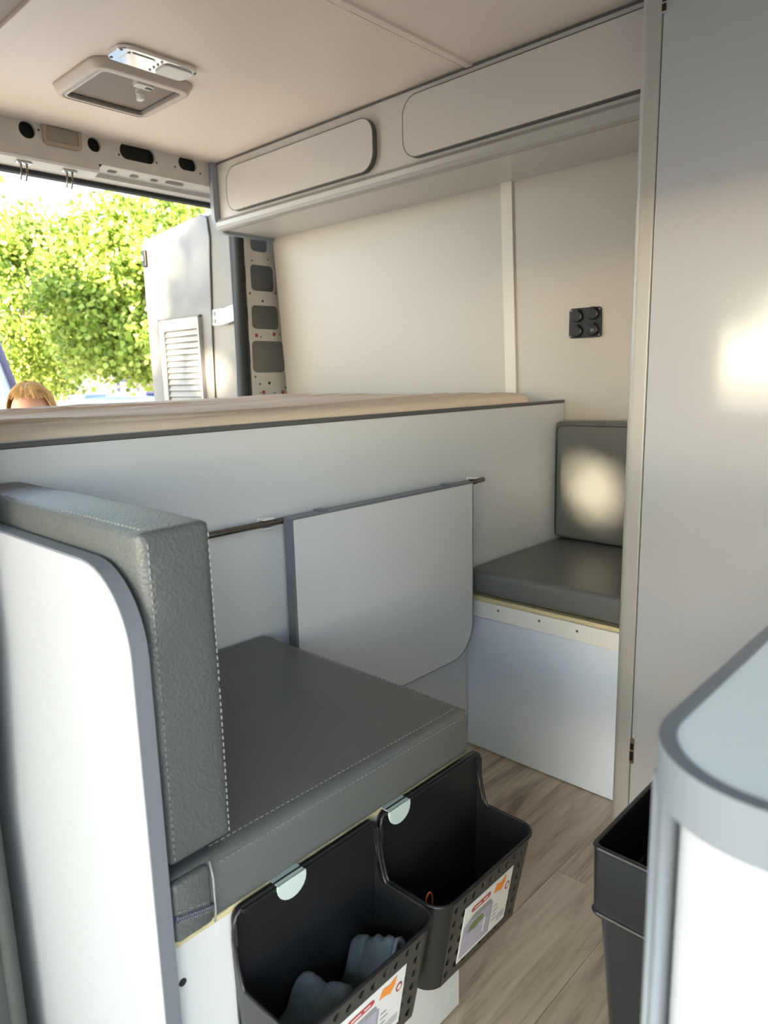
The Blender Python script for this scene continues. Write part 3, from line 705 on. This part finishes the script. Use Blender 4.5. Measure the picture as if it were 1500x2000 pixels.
# window frame with louvres
WX0, WX1, WZ0, WZ1 = -3.205, -2.90, .62, 1.285
P0 = px(313, 628, 1, DY-.01); P1 = px(388, 617, 1, DY-.01)
WX0, WX1 = P0.x, px(392, 640, 1, DY-.01).x; WZ1 = P0.z
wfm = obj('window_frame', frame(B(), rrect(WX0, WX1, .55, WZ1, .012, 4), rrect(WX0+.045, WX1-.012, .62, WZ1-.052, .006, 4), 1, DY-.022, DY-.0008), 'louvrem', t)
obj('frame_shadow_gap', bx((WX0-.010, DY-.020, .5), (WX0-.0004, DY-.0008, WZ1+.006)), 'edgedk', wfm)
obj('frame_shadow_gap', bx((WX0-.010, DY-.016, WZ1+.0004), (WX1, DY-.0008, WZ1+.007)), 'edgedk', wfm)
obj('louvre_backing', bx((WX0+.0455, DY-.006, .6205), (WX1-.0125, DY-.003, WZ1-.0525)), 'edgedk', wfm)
nl = 22; hz = (WZ1-.054-.622)/nl
for k in range(nl):
    z = .622+k*hz; y0 = DY-.0185
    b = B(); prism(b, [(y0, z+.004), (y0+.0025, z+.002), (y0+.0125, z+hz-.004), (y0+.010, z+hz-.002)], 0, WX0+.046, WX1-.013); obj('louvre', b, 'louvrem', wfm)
hz_ = px(435, 618, 1, DY).z
lat = obj('latch', bx((XA+.012, DY-.012, 1.56), (XA+.05, DY-.0005, 1.64), .006), 'black', t)
obj('latch_tongue', bx((XA+.02, DY-.02, 1.585), (XA+.042, DY-.0125, 1.612), .002), 'steel', lat)
hb = obj('hinge', bx((XE-.115, DY+.001, hz_-.035), (XE-.02, DY+.034, hz_+.035), .004), 'plasw', t)
for s in (-1, 1): obj('hinge_bolt', cyl(B(), (XE-.085, DY-.004, hz_+.016*s), 1, .010, .005, 10), 'greyl', hb)
b = B(); prism(b, [(XE-.03, DY+.004), (XE+.10, DY-.05), (XP-.06, DY-.085), (XP-.06, DY-.075), (XE+.10, DY-.035), (XE-.03, DY+.03)], 2, hz_-.032, hz_+.032, .002); obj('hinge_strap', b, 'vanout', hb)

# ------------------------------------------------------------------ outdoors
GZ = -.56
struct('ground', bx((-80, -80, GZ-.2), (60, 80, GZ)), 'asphalt', label='pale paved ground around the van')
LEAF = np.array([(0, 0, 0), (.32, .28, .05), (.5, .75, .02), (.0, 1.0, -.08), (-.5, .75, .02), (-.32, .28, .05)])
def leaves(name, pts, size, parent, rng_, m='leaf'):
    n = len(pts); d = rng_.normal(size=(n, 3)); d[:, 2] -= .5; d /= np.linalg.norm(d, axis=1)[:, None]
    r = rng_.normal(size=(n, 3)); x = np.cross(d, r); x /= np.linalg.norm(x, axis=1)[:, None]; z = np.cross(x, d)
    s = size*rng_.uniform(.7, 1.25, n)
    co = pts[:, None, :] + s[:, None, None]*(LEAF[None, :, 0:1]*x[:, None, :]+LEAF[None, :, 1:2]*d[:, None, :]+LEAF[None, :, 2:3]*z[:, None, :])
    me = bpy.data.meshes.new(name); me.vertices.add(n*6); me.vertices.foreach_set('co', co.ravel())
    base = (np.arange(n)*6)[:, None]; f = np.concatenate([base+np.array([[0, 1, 2, 3]]), base+np.array([[0, 3, 4, 5]])], axis=1).ravel()
    me.loops.add(n*8); me.loops.foreach_set('vertex_index', f); me.polygons.add(n*2)
    me.polygons.foreach_set('loop_start', np.arange(n*2)*4); me.polygons.foreach_set('loop_total', np.full(n*2, 4)); me.update(calc_edges=True)
    me.materials.append(M[m]); o = bpy.data.objects.new(name, me); COL.objects.link(o); adopt(o, parent); o['kind'] = 'stuff'; return o
GAPS = []
def tree(x, y, h, rad, zc, rz, nl_, label, seed, size=.15, group='plane trees around the parking place', th=.16, carve=False, shell=.55):
    rg = np.random.default_rng(seed); t = thing('plane_tree', label, 'tree', (x, y, GZ), group)
    top = Vector((x, y, zc)); tr = tube(B(), [(x, y, GZ), (x+.04, y+.03, .6), (x-.03, y+.05, zc-.4*rz), (x, y, zc+.3*rz)], [th, th*.85, th*.7, th*.3], 9); obj('trunk', tr, 'bark', t, True)
    for k in range(6):
        a = k*2.4+seed; e = Vector((x+.6*rad*math.cos(a), y+.6*rad*math.sin(a), zc+rz*random.uniform(-.3, .5)))
        s = Vector((x, y, zc-.55*rz+.1*k)); mid = (s+e)/2+Vector((0, 0, .12)); obj('branch', tube(B(), [s, mid, e], [th*.4, th*.28, th*.08], 6), 'bark', t, True)
    nc = 260; c = rg.normal(size=(nc, 3)); c /= np.linalg.norm(c, axis=1)[:, None]; c *= (rg.uniform(shell**3, 1, nc)**(1/3))[:, None]
    bumps = 1+.16*np.sin(c[:, 0]*5+seed)*np.cos(c[:, 1]*4-seed)
    c = c*bumps[:, None]*np.array([rad, rad, rz])+np.array([x, y, zc])
    idx = rg.integers(0, nc, nl_); pts = c[idx]+rg.normal(size=(nl_, 3))*np.array([.34, .34, .26])*rad/3
    if carve:
        keep = np.ones(nl_, bool); S3 = np.array(SUN)
        for (gx, gy, gz, r) in GAPS:
            q = pts-np.array([gx, gy, gz]); d = q-np.outer(q@S3, S3); keep &= (d**2).sum(1) > (r+.012)**2
        pts = pts[keep]
    leaves('foliage', pts, size, t, rg); return t
back = [(-14.0, 3.0, 1.75, 2.3, 1.6, 'far left plane tree behind the open rear doors'),
        (-14.0, 7.9, 1.85, 2.75, 1.95, 'plane tree with pale trunk seen left of the open rear door'),
        (-14.0, 12.9, 1.85, 3.2, 2.3, 'plane tree right behind the open rear door'),
        (-19.5, 7.5, 2.1, 3.1, 2.2, 'back-row plane tree filling the gap above the person'),
        (-19.5, 13.2, 2.1, 4.0, 2.9, 'tall back-row plane tree rising above the open rear door'),
        (-19.5, 18.9, 2.1, 4.2, 3.1, 'rightmost plane tree seen between rear door and pillar')]
for i, (x, y, rad, zc, rz, lb) in enumerate(back):
    tree(x, y, 6, rad, zc, rz, 30000, lb, 40+i, .105)
# trees on the sun side that shade and dapple the van, seen only in reflections
def spot(x, y, z, r): GAPS.append((x, y, z, r))
bl = px(1150, 945, 1, 1.9); spot(bl.x, bl.y, bl.z, .142); bl = px(1115, 925, 1, 1.9); spot(bl.x, bl.y, bl.z, .05)
for (xx, yy, r) in ((316, 505, .03), (313, 560, .05), (325, 640, .05), (362, 455, .05), (375, 490, .04), (372, 590, .03), (402, 640, .05), (405, 700, .06), (398, 745, .06), (350, 690, .03), (300, 760, .03), (345, 750, .03), (425, 720, .06), (430, 770, .05)):
    q = px(xx, yy, 1, DY); spot(q.x, q.y, q.z, r)
for i, (x, y) in enumerate(((-6.2, -14.0), (1.0, -14.6), (8.2, -14.4))):
    tree(x, y, 7, 2.4, 4.9, 3.0, 52000, ['plane tree shading the open rear door, mirrored in the white panels', 'plane tree outside the side door, mirrored in the closet', 'plane tree beyond the kitchen end, mirrored in the worktop'][i], 70+i, .14, 'plane trees on the sunny side', .2, True, .1)
# a near branch with a leaf hanging into view at the left edge
lp = px(0, 352, 0, -5.2)
t = thing('overhanging_tree', 'slim tree with one bright leaf at the left picture edge and an unseen canopy widened to cut sky light', 'tree', (-5.2, -.9, GZ))
obj('trunk', tube(B(), [(-5.2, -.9, GZ), (-5.2, -.85, 1.5), (-5.22, -.6, 3.0), (-5.2, .4, 3.25), (lp.x, lp.y-.35, lp.z+.18), (lp.x, lp.y-.03, lp.z+.05)], [.08, .07, .05, .03, .012, .003], 8), 'bark', t, True)
rgo = np.random.default_rng(91); npt = 36000; cc = rgo.normal(size=(320, 3)); cc /= np.linalg.norm(cc, axis=1)[:, None]
cc = cc*(rgo.uniform(.1, 1, 320)**(1/3))[:, None]*np.array([5.4, 2.2, 1.1])+np.array([-1.6, -3.4, 5.3])  # unseen canopy, stretched over the side door to block high sky light
pts = cc[rgo.integers(0, 320, npt)]+rgo.normal(size=(npt, 3))*.3; keep = np.ones(npt, bool); S3 = np.array(SUN)
for (gx, gy, gz, r) in GAPS:
    q = pts-np.array([gx, gy, gz]); d_ = q-np.outer(q@S3, S3); keep &= (d_**2).sum(1) > (r+.12)**2
leaves('foliage', pts[keep], .17, t, rgo)
obj('branch', tube(B(), [(-5.22, -.6, 3.0), (-5.0, -1.6, 4.0), (-3.6, -3.0, 4.9), (-.5, -3.4, 5.4)], [.05, .045, .03, .012], 7), 'bark', t, True)
def mapleleaf(c, s, rot):
    P = [(0, -.1), (.35, .0), (.30, .22), (.62, .5), (.34, .52), (.3, .72), (0, 1.1), (-.3, .72), (-.34, .52), (-.62, .5), (-.30, .22), (-.35, 0)]
    ca, sa = math.cos(rot), math.sin(rot); vs_ = []
    for u, v in P: a, bb = u*ca-v*sa, u*sa+v*ca; vs_.append((c[0]+.02*abs(u), c[1]+a*s, c[2]+bb*s))
    return (vs_, [], [tuple(range(12))])
for dy, dz, rot, s in ((-.015, .03, -2.5, .06), (-.06, .06, 2.6, .07), (-.15, .1, 3.0, .08), (-.28, .2, 3.4, .08), (-.22, .12, 2.4, .07)):
    obj('leaf', mapleleaf((lp.x, lp.y+dy, lp.z+dz), s, rot), 'leaf', t)

# containers, car, fence, house, neighbouring van
def at(x, y, X): return px(x, y, 0, X)
q0, q1 = at(163, 771, -11), at(205, 771, -11)
t = thing('recycling_container', 'pale blue recycling container under the trees', 'container', (-11, (q0.y+q1.y)/2, GZ))
obj('container_body', bx((-11.5, q0.y, GZ), (-10.98, q0.y+(q1.y-q0.y)*.5, q0.z-.06), .03), 'bluec', t); obj('container_bay', bx((-11.5, q0.y+(q1.y-q0.y)*.5+.001, GZ), (-10.99, q1.y, q0.z-.06), .03), 'blued', t)
obj('lid', bx((-11.52, q0.y-.01, q0.z-.059), (-10.96, q1.y+.01, q0.z), .02), 'blued', t)
t = thing('blue_bin', 'small dark blue bin left of the rear door edge', 'container', (-11.2, at(299, 770, -11.2).y, GZ))
q = at(299, 765, -11.2); obj('bin_body', bx((-11.5, q.y-.14, GZ), (-11.2, q.y+.14, q.z-.05), .03), 'blued', t); obj('lid', bx((-11.52, q.y-.15, q.z-.049), (-11.18, q.y+.15, q.z), .02), 'navy', t)
q0, q1 = at(190, 788, -8), at(300, 788, -8)
t = thing('parked_car', 'pale parked car whose roof just shows above the mattress', 'car', (-8.6, (q0.y+q1.y)/2, GZ))
y0, y1 = q0.y-.7, q1.y+1.1; zt = q0.z+.05
side = [(y0, GZ+.2), (y0, GZ+.62), (y0+.55, GZ+.72), (y0+.8, zt-.1), (y0+1.0, zt-.02), (y0+1.5, zt), (y1-.8, zt-.03), (y1-.4, GZ+.75), (y1, GZ+.65), (y1, GZ+.2)]
obj('car_body', prism(B(), side, 0, -9.5, -7.9, .05), 'carp', t, False)
obj('side_window', prism(B(), [(y0+.72, GZ+.74), (y0+.95, zt-.08), (y1-.85, zt-.1), (y1-.55, GZ+.74)], 0, -7.899, -7.893), 'navy', t)
for yy in (y0+.55, y1-.55):
    for xx in (-9.35, -8.07): obj('wheel', cyl(B(), (xx, yy, GZ+.3), 0, .3, .18, 20), 'rubber', t)
t = thing('garden_fence', 'sunlit pale fence far behind the trees', 'fence', (-26, 12, GZ))
obj('rail', bx((-26.05, 2, .85), (-26, 28, .95)), 'fence', t)
obj('rail', bx((-26.05, 2, -.1), (-26, 28, 0)), 'fence', t)
for k in range(66): 
    if k % 7 not in (3,): obj('post', bx((-25.99, 2+.4*k, GZ), (-25.95, 2.22+.4*k, .98+.25*random.random())), 'fence', t)
t = thing('garden_house', 'pale house wall glimpsed low behind the tree trunks', 'house', (-40, 20, GZ))
obj('wall', bx((-44, 14, GZ), (-40, 40, 3.2)), 'house', t); obj('roof', prism(B(), [(-44.4, 3.2), (-39.6, 3.2), (-42, 4.6)], 1, 13.6, 40.4), 'bark', t)
for k in range(5): obj('window', bx((-39.99, 16+4*k, .6), (-39.93, 17.4+4*k, 2.0)), 'navy', t)
# van next door: only the raked windscreen edge shows
c0, c1 = at(0, 688, -6.0), at(29, 762, -6.0); dyv = c1.y-c0.y
t = thing('neighbour_van', 'raked blue windscreen of a vehicle at the left edge behind the person', 'van', (-6.4, c1.y-1.5, GZ))
sl = (c0.z-c1.z)/dyv
def vprof(off): 
    return [(c1.y+.02+off, c1.z-.06), (c1.y-.42+off, c1.z-.06+.44*sl)]
yb_, zb_ = c1.y+.01, c1.z-.03; yt_ = yb_-.30; zt_ = zb_+.30*sl
obj('van_body', prism(B(), [(yb_-3.6, GZ+.25), (yb_-3.6, zt_+.02), (yt_-.05, zt_+.02), (yb_-.02, zb_), (yb_+.55, zb_-.28), (yb_+.6, GZ+.25)], 0, -7.9, -6.02, .02), 'carp', t)
b = B(); tube(b, [(-6.0, yb_, zb_), (-6.0, yt_, zt_)], .028, 8); obj('windscreen_frame', b, 'navy', t, True)
sw = obj('side_window', prism(B(), [(yb_-.05, zb_-.01), (yt_-.03, zt_-.03), (yt_-.8, zt_-.03), (yt_-.8, zb_-.01)], 0, -6.019, -6.005), 'glassb', t)
for k in range(9): obj('blind_stripe', prism(B(), [(yb_-.09-.07*k, zb_), (yb_-.105-.07*k, zb_), (yb_-.105-.07*k-.12, zb_+.12*sl*.75), (yb_-.09-.07*k-.12, zb_+.12*sl*.75)], 0, -6.0045, -6.002), 'glassw', sw)
for yy in (yb_-2.9, yb_+.1): obj('wheel', cyl(B(), (-6.25, yy, GZ+.32), 0, .32, .2, 20), 'rubber', t)

# ------------------------------------------------------------------ person behind the van
HX = -2.86; hc = px(62, 792, 0, HX); HC = Vector((HX, hc.y, .882))
me = bpy.data.meshes.new('body'); G = GZ
bx_, by_ = HC.x-.02, HC.y
V_ = [(bx_, by_, G+.86), (bx_, by_, G+1.05), (bx_, by_, G+1.2), (bx_+.01, by_, G+1.27), (HC.x, HC.y, HC.z-.06),
      (bx_, by_-.09, G+.8), (bx_+.02, by_-.1, G+.45), (bx_-.01, by_-.1, G+.07), (bx_+.13, by_-.11, G+.03),
      (bx_, by_+.09, G+.8), (bx_+.02, by_+.1, G+.45), (bx_-.01, by_+.1, G+.07), (bx_+.13, by_+.11, G+.03),
      (bx_, by_-.17, G+1.18), (bx_-.02, by_-.22, G+.94), (bx_+.1, by_-.2, G+.76),
      (bx_, by_+.17, G+1.18), (bx_-.02, by_+.22, G+.94), (bx_+.1, by_+.2, G+.76)]
E_ = [(0, 1), (1, 2), (2, 3), (3, 4), (0, 5), (5, 6), (6, 7), (7, 8), (0, 9), (9, 10), (10, 11), (11, 12), (2, 13), (13, 14), (14, 15), (2, 16), (16, 17), (17, 18)]
RAD = [.13, .115, .12, .05, .05, .085, .06, .04, .035, .085, .06, .04, .035, .055, .04, .03, .055, .04, .03]
me.from_pydata(V_, E_, []); po = bpy.data.objects.new('body', me); COL.objects.link(po)
sm = po.modifiers.new('skin', 'SKIN'); ss = po.modifiers.new('sub', 'SUBSURF'); ss.levels = 2; ss.render_levels = 2
for k, r in enumerate(RAD): me.skin_vertices[0].data[k].radius = (r, r)
me.skin_vertices[0].data[0].use_root = True; me.materials.append(M['shirt'])
t = thing('person', 'blond person standing just outside the rear opening, head bent down', 'person', (bx_, by_, GZ)); adopt(po, t)
# head: bent forward and turned to the left
FW = Vector((.72, -.55, -.16)).normalized(); UPv = (Vector((0, 0, 1))-FW*FW.z).normalized(); SD = FW.cross(UPv)
def hp_(a, b_, c): return HC+SD*a+FW*b_+UPv*c
b = B(); sphere(b, (0, 0, 0), (1, 1, 1), 28, 20)
for v in b.verts:
    x, y, z = v.co; wd = .074*(1-.28*max(0, -z)**1.5); dp_ = .094 if y > 0 else .098
    yy = y*dp_*(1-.12*max(0, -z)); 
    if y > .6 and -.35 < z < .05 and abs(x) < .25: yy += .02*(1-abs(x)/.25)*(1-abs(z+.15)/.2)
    v.co = hp_(x*wd, yy, z*.115)
hd = obj('head', b, 'skin', t, True)
for s in (-1, 1):
    b = B(); sphere(b, (0, 0, 0), (1, 1, 1), 10, 8)
    for v in b.verts: v.co = hp_(s*.076+v.co.x*.009, -.008+v.co.y*.02, -.012+v.co.z*.032)
    obj('ear', b, 'skin', hd, True)
    b = B(); sphere(b, (0, 0, 0), (1, 1, 1), 8, 6)
    for v in b.verts: v.co = hp_(s*.031+v.co.x*.013, .083+v.co.y*.008, -.003+v.co.z*.007)
    obj('eye', b, 'eye', hd, True)
b = B(); sphere(b, (0, 0, 0), (1, 1, 1), 10, 6)
for v in b.verts: v.co = hp_(v.co.x*.024, .078+v.co.y*.012, -.066+v.co.z*.006)
obj('mouth', b, 'lip', hd, True)
rg = random.Random(5); b = B(); sphere(b, (0, 0, 0), (1, 1, 1), 40, 28)
dead = []
for v in b.verts:
    x, y, z = v.co
    if z < .36*y+.12*abs(y)+(.36 if y > .3 else -.55): dead.append(v)
    f = 1.13+.03*noise.noise(Vector((x*9, y*4, z*9)))
    v.co = hp_(x*.078*f, y*.10*f, z*.118*f)
bmesh.ops.delete(b, geom=dead, context='VERTS'); hr = obj('hair', b, 'hair', t, True)
b = B()
for k in range(420):
    a = rg.uniform(0, 2*PI); c = rg.uniform(.15, 1.25); x0, y0, z0 = math.sin(.12)*math.cos(a), math.sin(.12)*math.sin(a)-.1, 1
    pts = []
    for q in range(5):
        th_ = .15+c*q/4; x, y, z = math.sin(th_)*math.cos(a+.25*q/4), math.sin(th_)*math.sin(a+.25*q/4), math.cos(th_); f = 1.17+rg.uniform(-.02, .035)
        if y > .35 and z < .62: break
        pts.append(hp_(x*.078*f, y*.10*f, z*.116*f))
    if len(pts) > 2: tube(b, pts, .0016, 4)
o = obj('hair_strands', b, 'hair', hr); o['kind'] = 'stuff'
